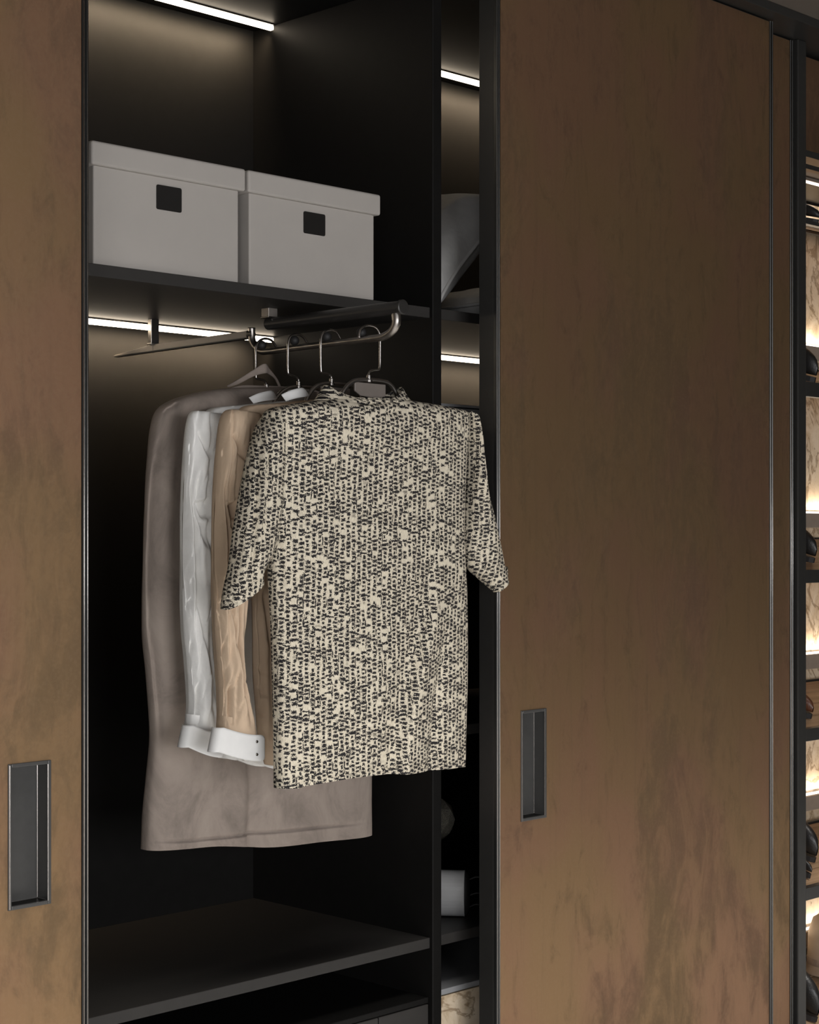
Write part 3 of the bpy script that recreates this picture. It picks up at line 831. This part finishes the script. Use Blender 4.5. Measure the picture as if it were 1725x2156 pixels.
shirt(HY_[2], 'beige', 68, 'glossy beige satin shirt with white cuff hanging just behind the tweed shirt',
    [(640, 842, 760, 842, .02), (570, 850, 830, 852, .03), (510, 858, 870, 862, .036), (505, 900, 880, 900, .034), (520, 960, 885, 960, .030), (530, 1060, 885, 1060, .028),
     (531, 1200, 885, 1200, .026), (533, 1300, 885, 1300, .024), (535, 1400, 885, 1400, .024), (541, 1500, 885, 1500, .024), (547, 1560, 880, 1560, .024), (560, 1606, 870, 1585, .024)],
    [(500, 864, 545, 870, .012), (474, 862, 548, 880, .026), (461, 886, 546, 915, .034), (454, 945, 538, 968, .034), (448, 1030, 530, 1050, .034), (445, 1120, 524, 1130, .033), (445, 1210, 521, 1212, .032),
     (447, 1310, 521, 1312, .031), (451, 1390, 519, 1394, .031), (454, 1450, 522, 1456, .031), (456, 1495, 532, 1503, .032), (455, 1535, 541, 1551, .032)],
    beige_folds, [('s', .006, 6, [(545, 1200), (541, 1300), (545, 1380), (548, 1450), (546, 1560)]), ('v', .006, 4, [(556, 1230), (566, 1300), (575, 1380)]), ('r', .007, 7, [(552, 1300), (553, 1420), (556, 1540)]),
                  ('v', .007, 4, [(540, 1440), (552, 1458), (556, 1470)]), ('v', .006, 4, [(541, 1480), (550, 1500), (556, 1510)]), ('v', .005, 4, [(540, 1400), (548, 1412), (556, 1420)])],
    [(462, 1532), (557, 1547), (452, 1584), (557, 1603)],
    ([(592, 831, -.03), (612, 822, -.038), (634, 817, -.036), (642, 820, -.022)], [(602, 845, -.034), (622, 839, -.042), (645, 835, -.040), (651, 834, -.024)]),
    lambda A, B: 34 * (1 - A ** 2) + 3 * np.sin(11 * A))
beige_root = [o for o in bpy.data.objects if o.name.startswith('satin_shirt')][-1]
for py in (1561.5, 1588.5):
    X, Y, Z = PP(541, py, HY_[2] - .0515)
    MB().lathe([(.0001, -.0016), (.0014, -.0016), (.0016, -.0010), (.0021, -.0008), (.0025, -.0014), (.0027, -.0008), (.0027, .002)], (X, Y, Z), 'y', 18).build('button', M['steel'], beige_root, smooth_=False)

# ---- tweed shirt
YT = HY_[3] - .004
tw = thing('tweed_shirt', (RX, YT, PP(760, 1640, YT)[2]), 'short sleeved cream and black tweed shirt at the front of the rod', 'shirt')
tw_folds = [
    ('v', .0040, 3.0, [(570, 906), (580, 1048), (594, 1162), (599, 1240), (606, 1335), (614, 1480), (622, 1660)]),
    ('r', .0030, 7, [(580, 920), (590, 1060), (604, 1170), (610, 1300), (622, 1480), (632, 1650)]),
    ('s', -.012, 26, [(930, 1140), (905, 1270), (888, 1340), (862, 1450), (842, 1560), (836, 1630), (830, 1900)]),
    ('r', .013, 22, [(935, 1200), (905, 1350), (883, 1450), (866, 1560), (860, 1640), (856, 1900)]),
    ('v', .008, 10, [(945, 1270), (930, 1380), (918, 1480), (908, 1620), (900, 1900)]),
    ('r', .007, 15, [(960, 1280), (950, 1420), (942, 1620), (936, 1900)]),
    ('v', .003, 2.5, [(735, 846), (760, 852), (800, 853), (840, 846)]),
    ('r', .004, 16, [(820, 1300), (800, 1450), (790, 1630)]),
    ('v', .003, 26, [(700, 1200), (690, 1400), (680, 1640)]),
    ('v', .008, 8, [(560, 1178), (580, 1150), (600, 1130)]), ('r', .006, 9, [(566, 1160), (585, 1128), (592, 1110)]),
    ('r', .006, 40, [(660, 870), (740, 890), (860, 870)]),
    ('v', .006, 12, [(860, 850), (845, 866), (810, 876)]),
    ('s', .0018, 4, [(625, 1640), (720, 1630), (838, 1612), (975, 1600)]),
]
cloth_tube('shirt_body', 'tweed', tw, [
    (694, 838, 836, 841, .030), (650, 845, 885, 848, .036), (605, 852, 940, 858, .042), (570, 861, 978, 868, .046), (556, 880, 985, 890, .047), (558, 930, 980, 940, .046),
    (562, 1000, 976, 1010, .044), (566, 1080, 974, 1090, .043), (566, 1150, 974, 1150, .042), (567, 1195, 976, 1195, .041), (571, 1260, 979, 1260, .040),
    (575, 1350, 980, 1350, .040), (578, 1450, 979, 1440, .040), (580, 1560, 977, 1530, .040), (581, 1659, 975, 1613, .040)],
    YT, nu=220, dens=.6, fk=1.3, folds=tw_folds, wave=lambda A, B: -9 * (1 - (A + .02) ** 2) * (A > -0.86) + 1.2 * np.sin(5 * A), noise_=.0008, seed=11)
cloth_tube('sleeve', 'tweed', tw, [
    (572, 866, 604, 878, .012), (553, 866, 600, 892, .028), (540, 888, 596, 940, .036), (527, 938, 592, 1015, .037), (514, 1000, 588, 1085, .036), (502, 1062, 580, 1145, .034),
    (491, 1122, 568, 1182, .033), (480, 1190, 558, 1203, .032), (471, 1244, 554, 1213, .031), (467, 1288, 553, 1220, .030)],
    YT, nu=120, dens=.6, pw=.85, folds=[
        ('r', .008, 7, [(562, 880), (556, 960), (552, 1060), (548, 1160), (545, 1215)]), ('v', .010, 5, [(552, 890), (546, 980), (542, 1080), (538, 1180), (535, 1235)]),
        ('v', .008, 5, [(573, 900), (568, 980), (563, 1060), (557, 1120), (553, 1180)]), ('r', .006, 8, [(535, 930), (524, 1040), (512, 1150), (500, 1240)]),
        ('v', .004, 6, [(520, 1000), (510, 1090), (500, 1180)]), ('s', .002, 4, [(470, 1268), (490, 1262), (530, 1232), (553, 1206)])], fk=1.25, seed=2, noise_=.0008)
cloth_tube('sleeve', 'tweed', tw, [
    (950, 862, 990, 868, .012), (962, 868, 1001, 878, .030), (966, 905, 1006, 908, .036), (966, 960, 1017, 972, .037), (966, 1020, 1029, 1032, .036), (967, 1080, 1040, 1084, .034),
    (969, 1140, 1051, 1134, .032), (979, 1192, 1060, 1176, .029), (1005, 1220, 1066, 1203, .024), (1040, 1251, 1070, 1219, .016)],
    YT, nu=120, dens=.6, pw=.85, folds=[
        ('v', .006, 5, [(996, 890), (990, 960), (980, 1050), (974, 1150)]), ('r', .007, 9, [(1008, 960), (1004, 1050), (1004, 1150)]),
        ('v', .006, 7, [(1010, 1000), (1020, 1090), (1026, 1180)]), ('r', .005, 8, [(1032, 1060), (1042, 1140), (1050, 1200)])], fk=1.2, seed=4, noise_=.0008)
# standing collar, high at the sides and low in front and behind
G = np.zeros((9, 96, 3))
for k in range(96):
    a = 2 * math.pi * k / 96
    ca, sa = math.cos(a), math.sin(a)
    hi = 3 + 30 * abs(ca) ** 3 * (1 if sa < .2 else 1) 
    for i in range(9):
        v = i / 8
        wx = 99 - 20 * v ** 0.8
        px = 764 + wx * ca; py = 847 + 2 * ca - hi * v + 3 * (1 - v) * 0
        T = (.040 - .008 * v)
        X, _, Z = P(px, py, YT)
        G[i, k] = (X, YT - T * sa, Z)
mbc = MB().grid(G, closed_u=True)
uvc = np.stack([G[..., 0] + (G[..., 1] - YT) * .6, G[..., 2]], -1).reshape(-1, 2)
mbc.build('collar', M['tweed'], tw, smooth_=True, uv=uvc, solid=.004)

# ------------------------------------------------------------------ drawers at the foot of the compartments
def chest(name, x0, x1, yf, zt, mat_front, mat_top, splits, label, cat):
    r = thing(name, ((x0 + x1) / 2, (yf + BY) / 2, .082), label, cat)
    MB().box(x0, x1, yf + .02, BY - .004, .082, zt - .012).build('chest_body', M['black'], r)
    MB().box(x0, x1, yf + .001, BY - .004, zt - .012, zt).build('chest_top', M[mat_top], r, 0.0015)
    xs = [x0] + splits + [x1]
    for a, b in zip(xs, xs[1:]):
        MB().box(a + .0015, b - .0015, yf, yf + .019, .085, zt - .014).build('drawer_front', M[mat_front], r, 0.0015)
    return r
chest('drawer_chest', XL + .021, XP0 - .001, FY + .01, 0.384, 'carcass_edge', 'black', [PP(805, 2130, FY)[0] - .9, PP(805, 2130, FY)[0]], 'low black drawer chest under the bottom shelf below the clothes', 'drawers')
chest('marble_chest', XP1 + .001, XE - .001, FY + .01, 0.392, 'marble', 'gloss', [XP1 + .55], 'low chest with marbled front and glossy dark top under the narrow gap', 'drawers')
zt = PP(960, 851, .2)[2]
gd = thing('glass_drawer_unit', (3.0, .4, 1.34), 'dark glossy drawer unit in the narrow gap behind the tweed shirt', 'drawers')
MB().box(XP1 + .001, 3.45, .215, BY - .003, 1.34, zt - .006).build('unit_body', M['black'], gd)
MB().box(XP1 + .001, 3.46, .200, BY - .003, zt - .006, zt).build('unit_top', M['gloss'], gd, 0.001)
zz = zt - .008
for hgt in (.030, .013, .013, .013, .10, .10):
    MB().box(XP1 + .002, 3.449, .203, .214, zz - hgt + .003, zz).build('drawer_front', M['gloss'], gd, 0.0015)
    zz -= hgt
# ------------------------------------------------------------------ things in the narrow gap
def pillow(c, size, thick, rot, label, mat, asp=1.0):
    r = thing('throw_pillow', c, label, 'pillow', 'grey pillows in the narrow gap')
    n = 44
    S = np.linspace(-1, 1, n)
    U, V = np.meshgrid(S, S)
    rad = (1 - np.abs(U) ** 2.6) * (1 - np.abs(V) ** 2.6)
    ears = 1 + 0.07 * (np.abs(U) * np.abs(V)) ** 3 - .06 * ((1 - U ** 2) * np.abs(V) ** 3)
    ears2 = 1 + 0.07 * (np.abs(U) * np.abs(V)) ** 3 - .06 * ((1 - V ** 2) * np.abs(U) ** 3)
    R3 = rot
    mb = MB()
    for s in (1, -1):
        H = s * thick * np.clip(rad, 0, 1) ** 0.42
        H = H + s * (.006 * np.sin(7 * U + 3 * V + s) * np.clip(rad, 0, 1) + .010 * np.exp(-((U + .55 * V - .2) / .14) ** 2) * np.clip(rad, 0, 1) * np.cos(2 * V)
                     + .008 * np.exp(-((U - .3 * V + .4) / .1) ** 2) * np.clip(rad, 0, 1))
        G = np.stack([U * size * asp / 2 * ears2, V * size / 2 * ears, H], -1)
        G = np.array([[tuple(R3 @ Vector(p) + Vector(c)) for p in row] for row in G])
        mb.grid(G)
    mb.build('cover', M[mat], r, smooth_=True)
    per = []
    for t in np.linspace(-1, 1, 24)[:-1]: per.append((t, -1))
    for t in np.linspace(-1, 1, 24)[:-1]: per.append((1, t))
    for t in np.linspace(1, -1, 24)[:-1]: per.append((t, 1))
    for t in np.linspace(1, -1, 24): per.append((-1, t))
    pts = []
    for u, v in per:
        e2 = 1 + .07 * (abs(u) * abs(v)) ** 3 - .06 * ((1 - v * v) * abs(u) ** 3); e1 = 1 + .07 * (abs(u) * abs(v)) ** 3 - .06 * ((1 - u * u) * abs(v) ** 3)
        pts.append(R3 @ Vector((u * size * asp / 2 * e2, v * size / 2 * e1, 0)) + Vector(c))
    MB().tube(pts, .0042, 8).build('piping', M[mat], r, smooth_=True)
    return r
from mathutils import Euler
from mathutils import Matrix
Rv, Fv, Zv = Vector((CA, -SA, 0)), Vector((SA, CA, 0)), Vector((0, 0, 1))
e2 = (.75 * (-.57 * Rv - .826 * Zv) - .66 * Fv).normalized()
e1 = (-.95 * Rv + .10 * Zv + .52 * Fv)
e1 = (e1 - e2 * e1.dot(e2)).normalized()
pn_ = e1.cross(e2)
Rp = Matrix((e1, e2, pn_)).transposed()
pc = Vector(PXp(1080, 428, 3.005)) + e1 * .165 + e2 * .215
pillow(tuple(pc), .43, .072, Rp, 'plump grey pillow leaning with its piped seam showing, behind the partition', 'greyfab', .77)
pillow((3.16, .49, SH_T + .056), .42, .052, Euler((0, 0, math.radians(4))).to_matrix(), 'flat grey pillow lying on the shelf beside the leaning pillow', 'greyfab')

Yb = .40
cb = PP(908, 1724, Yb)
ball = thing('woven_ball', (cb[0], Yb, LO_T), 'round woven ornament half hidden by the partition, above the white drum', 'ornament')
bmq = bmesh.new(); bmesh.ops.create_icosphere(bmq, subdivisions=2, radius=.0555)
mq = MB(); mq.add([(v.co.x + cb[0], v.co.y + Yb, v.co.z + cb[2]) for v in bmq.verts], [tuple(v.index for v in f.verts) for f in bmq.faces]); bmq.free()
mq.build('ball', M['weave'], ball)
MB().tube([(cb[0], Yb, LO_T + .005), (cb[0], Yb, cb[2] - .05)], .006, 12).build('stem', M['railblack'], ball)
MB().lathe([(.0001, 0), (.04, 0), (.042, .004), (.036, .010), (.008, .012)], (cb[0], Yb, LO_T), 'z', 28).build('base', M['railblack'], ball, smooth_=True)

# white drum with black end: axis runs left to right across the view
Yd = .235
ctr = Vector(PP(950, 1879, Yd)); ax = Vector((CA * .97 + SA * -.10, -SA * .97 + CA * -.10, 0)).normalized()
side = Vector((-ax.y, ax.x, 0))
rz = (PP(950, 1831, Yd)[2] - PP(950, 1927, Yd)[2]) / 2
ctr.z = LO_T + rz + .0015
drum = thing('white_drum', (ctr.x, ctr.y, LO_T), 'white drum-shaped speaker with black end cap lying on the bottom shelf', 'speaker')
def barrel(prof, n=40):
    G = np.zeros((len(prof), n, 3))
    for i, (rad, h) in enumerate(prof):
        for k in range(n):
            a = 2 * math.pi * k / n
            ca, sa = math.cos(a), math.sin(a)
            p = ctr + ax * h + side * (rad * .62 * ca) + Vector((0, 0, rad * np.sign(sa) * abs(sa) ** .8))
            G[i, k] = tuple(p)
    return MB().grid(G, closed_u=True)
hw = .030
barrel([(.001, -.12), (rz * .9, -.12), (rz, -.115), (rz, hw - .004), (rz * 1.01, hw), (rz * .96, hw + .001)]).build('shell', M['speaker'], drum, smooth_=False)
barrel([(rz * .97, hw - .004), (rz * .95, hw + .004), (rz * .80, hw + .009), (rz * .4, hw + .012), (.001, hw + .012)]).build('end_cap', M['rubber'], drum, smooth_=True)
for k, (dz, bend) in enumerate(((.03, .03), (-.005, .02), (-.03, .045))):
    p0 = ctr + ax * (hw + .010) + Vector((0, 0, dz))
    pts = [p0, p0 + ax * .02 + Vector((0, 0, .006)), p0 + ax * .05 + side * .02 + Vector((0, 0, -.002 - .3 * bend)), p0 + ax * .09 + side * .05 + Vector((0, 0, -.02)), ctr + ax * .14 + side * .08 + Vector((0, 0, -rz + .005))]
    MB().tube(pts, .0018, 8, sub=6).build('cable', M['rubber'], drum, smooth_=True)
pq = ctr + ax * (hw + .062) + side * .03 + Vector((0, 0, -.02))
MB().box(pq.x - .012, pq.x + .012, pq.y - .008, pq.y + .008, pq.z - .008, pq.z + .008).build('plug', M['rubber'], drum, .003)

# ------------------------------------------------------------------ shoe cabinet beyond the end post
SX0, SX1 = 3.925, 4.98
SF, SB = 0.05, 0.38
sc_ = thing('shoe_cabinet', (SX0, SB, 0), 'open shoe cabinet with marbled back and slatted shelves at the right edge', 'cabinet')
def spart(name, b, mat, bevel=.001): return b.build(name, M[mat], sc_, bevel)
spart('back_panel', MB().box(SX0, SX1, SB, SB + .02, 0, 2.31), 'marble')
spart('side_panel', MB().box(SX1, SX1 + .03, SF, SB + .02, 0, 2.60), 'anod')
spart('top_flap', MB().box(SX0, SX1, SF + .05, SF + .07, 2.335, 2.60), 'bronze')
spart('cornice', MB().box(SX0, SX1, SF, SB, 2.318, 2.335), 'anod')
zr = PP(1700, 350, SF)[2]
spart('rail', MB().box(SX0, SX1, SF, SF + .02, zr - .006, zr + .006), 'railblack')
tiers = [(2.155, .010), (1.738, .038), (1.252, .034), (.8415, .032), (.431, .032), (.040, .030)]
TILT = .082
for k, (zf, th) in enumerate(tiers):
    sh = MB().box(SX0, SX1, SF, SF + .022, zf - th, zf).build('shelf', M['anod'], sc_, .001)
    MB().box(SX0, SX1, SB - .045, SB - .030, zf + TILT - .024, zf + TILT).build('rear_beam', M['anod'], sh)
    ns = 4
    for j in range(ns):
        t0, t1 = (j + .04) / ns, (j + .96) / ns
        ya, yb_ = SF + .022 + t0 * (SB - .07 - SF), SF + .022 + t1 * (SB - .07 - SF)
        za, zb_ = zf - .004 + t0 * TILT, zf - .004 + t1 * TILT
        q = MB(); q.prism([(ya, za), (yb_, zb_), (yb_, zb_ - .012), (ya, za - .012)], 'x', SX0 + .001, SX1 - .001)
        q.build('slat', M['wood'], sh, .001)
    MB().box(SX0, SX0 + .008, SF + .022, SB - .03, zf - th, zf - .02).build('bearer', M['anod'], sh)
    # light strip at the foot of the marble, behind the shelf
    r = thing('shoe_led_strip', ((SX0 + SX1) / 2, SB - .014, zf + TILT), 'light strip added under the cornice to brighten the top shoe tier' if k == 0 else ['', 'second', 'third', 'fourth', 'fifth', 'lowest'][k] + ' shoe shelf light strip grazing the marbled back panel', 'light strip', 'light strips of the shoe cabinet')
    zl = zf + TILT + .074
    if k == 0:                  # strip added under the cornice, shining down to keep the top tier bright
        r.location = ((SX0 + SX1) / 2, .20, 2.318)
        MB().box(SX0 + .004, SX1 - .01, .190, .210, 2.310, 2.318).build('housing', M['taupe'], r, .001)
        MB().box(SX0 + .004, SX1 - .01, .194, .206, 2.306, 2.310).build('diffuser', M['led_warm'], r, .001)
    else:
        MB().box(SX0 + .004, SX1 - .01, SB - .030, SB - .002, zf + TILT + .028, zl - .004).build('housing', M['taupe'], r, .001)
        MB().box(SX0 + .004, SX1 - .01, SB - .019, SB - .009, zl - .004, zl + .002).build('diffuser', M['led_warm'], r, .002)
    d = bpy.data.lights.new('strip_lamp', 'AREA'); d.shape = 'RECTANGLE'; d.size = SX1 - SX0 - .04; d.size_y = .008
    d.energy = 1.8; d.color = (1.0, .84, .66)
    o = bpy.data.objects.new('strip_lamp', d); COL.objects.link(o); o.parent = r; o.rotation_euler = (math.radians(180), 0, 0); o.location = (0, 0, .079)
    if k == 0:
        o.rotation_euler = (math.radians(30), 0, 0); o.location = (0, 0, -.014)

# ------------------------------------------------------------------ shoes
def shoe(c, yaw, pitch, L, H, mat, label, laces=False, heel=.018, open_=0.45, wide=1.0):
    """c: toe point on the shelf; heel lies in the yaw direction; local x from toe to heel"""
    r = thing('shoe', c, label, 'shoe', 'shoes on the slatted shelves')
    Rm = Euler((0, -pitch, yaw)).to_matrix()
    tr = lambda p: tuple(Rm @ Vector(p) + Vector(c))
    n, m = 26, 28
    S = np.linspace(0, 1, n)
    wdt = wide * L * np.interp(S, [0, .04, .12, .3, .5, .72, .9, .97, 1], [.02, .075, .13, .175, .145, .12, .125, .09, .02])
    top = H * np.interp(S, [0, .05, .15, .3, .45, .6, .8, .95, 1], [.18, .36, .48, .60, .86, .97, .95, 1.0, .9])
    bot = heel + 0 * S
    G = np.zeros((n, m, 3))
    for i in range(n):
        for k in range(m):
            a = 2 * math.pi * k / m
            ca, sa = math.cos(a), math.sin(a)
            hgt = top[i]
            y = wdt[i] / 2 * np.sign(ca) * abs(ca) ** .75
            z = hgt / 2 + hgt / 2 * np.sign(sa) * abs(sa) ** .7
            y *= 1 - .35 * max(0, sa) * min(1, S[i] * 2)
            if open_ and S[i] > open_ and sa > .72: z -= .30 * hgt * min(1, (S[i] - open_) * 9) * min(1, (1 - S[i]) * 14)
            G[i, k] = tr((S[i] * L, y, z + bot[i]))
    MB().grid(G, closed_u=True).build('upper', M[mat], r, smooth_=True)
    ol = [(s * L, wq / 2 * 1.05) for s, wq in zip(S, wdt)] + [(s * L, -wq / 2 * 1.05) for s, wq in zip(S[::-1], wdt[::-1])]
    b = MB(); nn = len(ol)
    b.add([tr((x, y, 0)) for x, y in ol] + [tr((x, y, heel * .75)) for x, y in ol], [(i, (i + 1) % nn, nn + (i + 1) % nn, nn + i) for i in range(nn)] + [tuple(range(nn))[::-1], tuple(range(nn, 2 * nn))])
    b.build('sole', M['rubber'], r)
    if laces:
        for k in range(5):
            s_ = .30 + .055 * k
            hh = heel + H * float(np.interp(s_, [0, .15, .3, .45, .6], [.18, .48, .60, .86, .97])) + .002
            ww_ = L * .045
            MB().tube([tr((s_ * L, -ww_, hh - .008)), tr((s_ * L + .004, -ww_ * .4, hh + .001)), tr((s_ * L + .006, ww_ * .4, hh + .001)), tr((s_ * L + .010, ww_, hh - .008))], .0022, 7, sub=4).build('lace', M['rubber'], r, smooth_=True)
    return r
def shelf_pt(px, py, k, dy):
    """a point on the top face of shelf k, dy behind its front edge, under that pixel column"""
    Y = SF + .022 + dy
    X = PP(px, py, Y)[0]
    return (X, Y, tiers[k][0] + TILT * dy / (SB - .07) + .002)
ap = math.radians(90); tl = math.atan(TILT / (SB - .07))
for (px, k, dy, L, H, mat, lab, kw) in (
    (1722, 0, .015, .255, .060, 'shoeblack', 'low black shoe on the top shoe shelf', {}),
    (1716, 1, .010, .25, .125, 'shoeblack', 'tall black shoe with sloping instep on the second shoe shelf', dict(open_=.6)),
    (1714, 2, .050, .26, .120, 'shoeblack', 'black shoe on the third shoe shelf, next to the end post', dict(open_=.5)),
    (1708, 3, .040, .26, .085, 'shoebrown', 'chestnut brown shoe with round toe on the fourth shoe shelf', {}),
    (1716, 4, .085, .24, .140, 'shoeblack', 'big grained black boot at the back of the fifth shoe shelf', dict(wide=1.2)),
    (1706, 4, .020, .10, .045, 'shoeblack', 'small black shoe toe at the front of the fifth shoe shelf', dict(open_=0)),
):
    shoe(shelf_pt(px, 1000, k, dy), ap, tl, L, H, M and mat, lab, **kw)
shoe(shelf_pt(1719, 1000, 5, .03), ap, tl, .27, .175, 'shoeblack', 'black laced ankle boot on the lowest shoe shelf', laces=True, wide=1.15)
hx_, hy_, hz_ = PP(1722, 1970, .27)[0] + .05, .232, tiers[5][0] + .064
hat = thing('felt_hat', (hx_, hy_, hz_), 'taupe felt dome behind the laced black boot on the lowest shelf', 'hat')
MB().lathe([(.0001, .170), (.04, .167), (.072, .148), (.085, .11), (.088, .03), (.092, .012), (.104, .006), (.106, .002), (.100, .000), (.085, .003)], (hx_, hy_, hz_), 'z', 36).build('crown', M['taupe'], hat, smooth_=True)
MB().lathe([(.0885, .018), (.0895, .020), (.0892, .040), (.0880, .042)], (hx_, hy_, hz_), 'z', 36).build('hat_band', M['suede'], hat, smooth_=True)
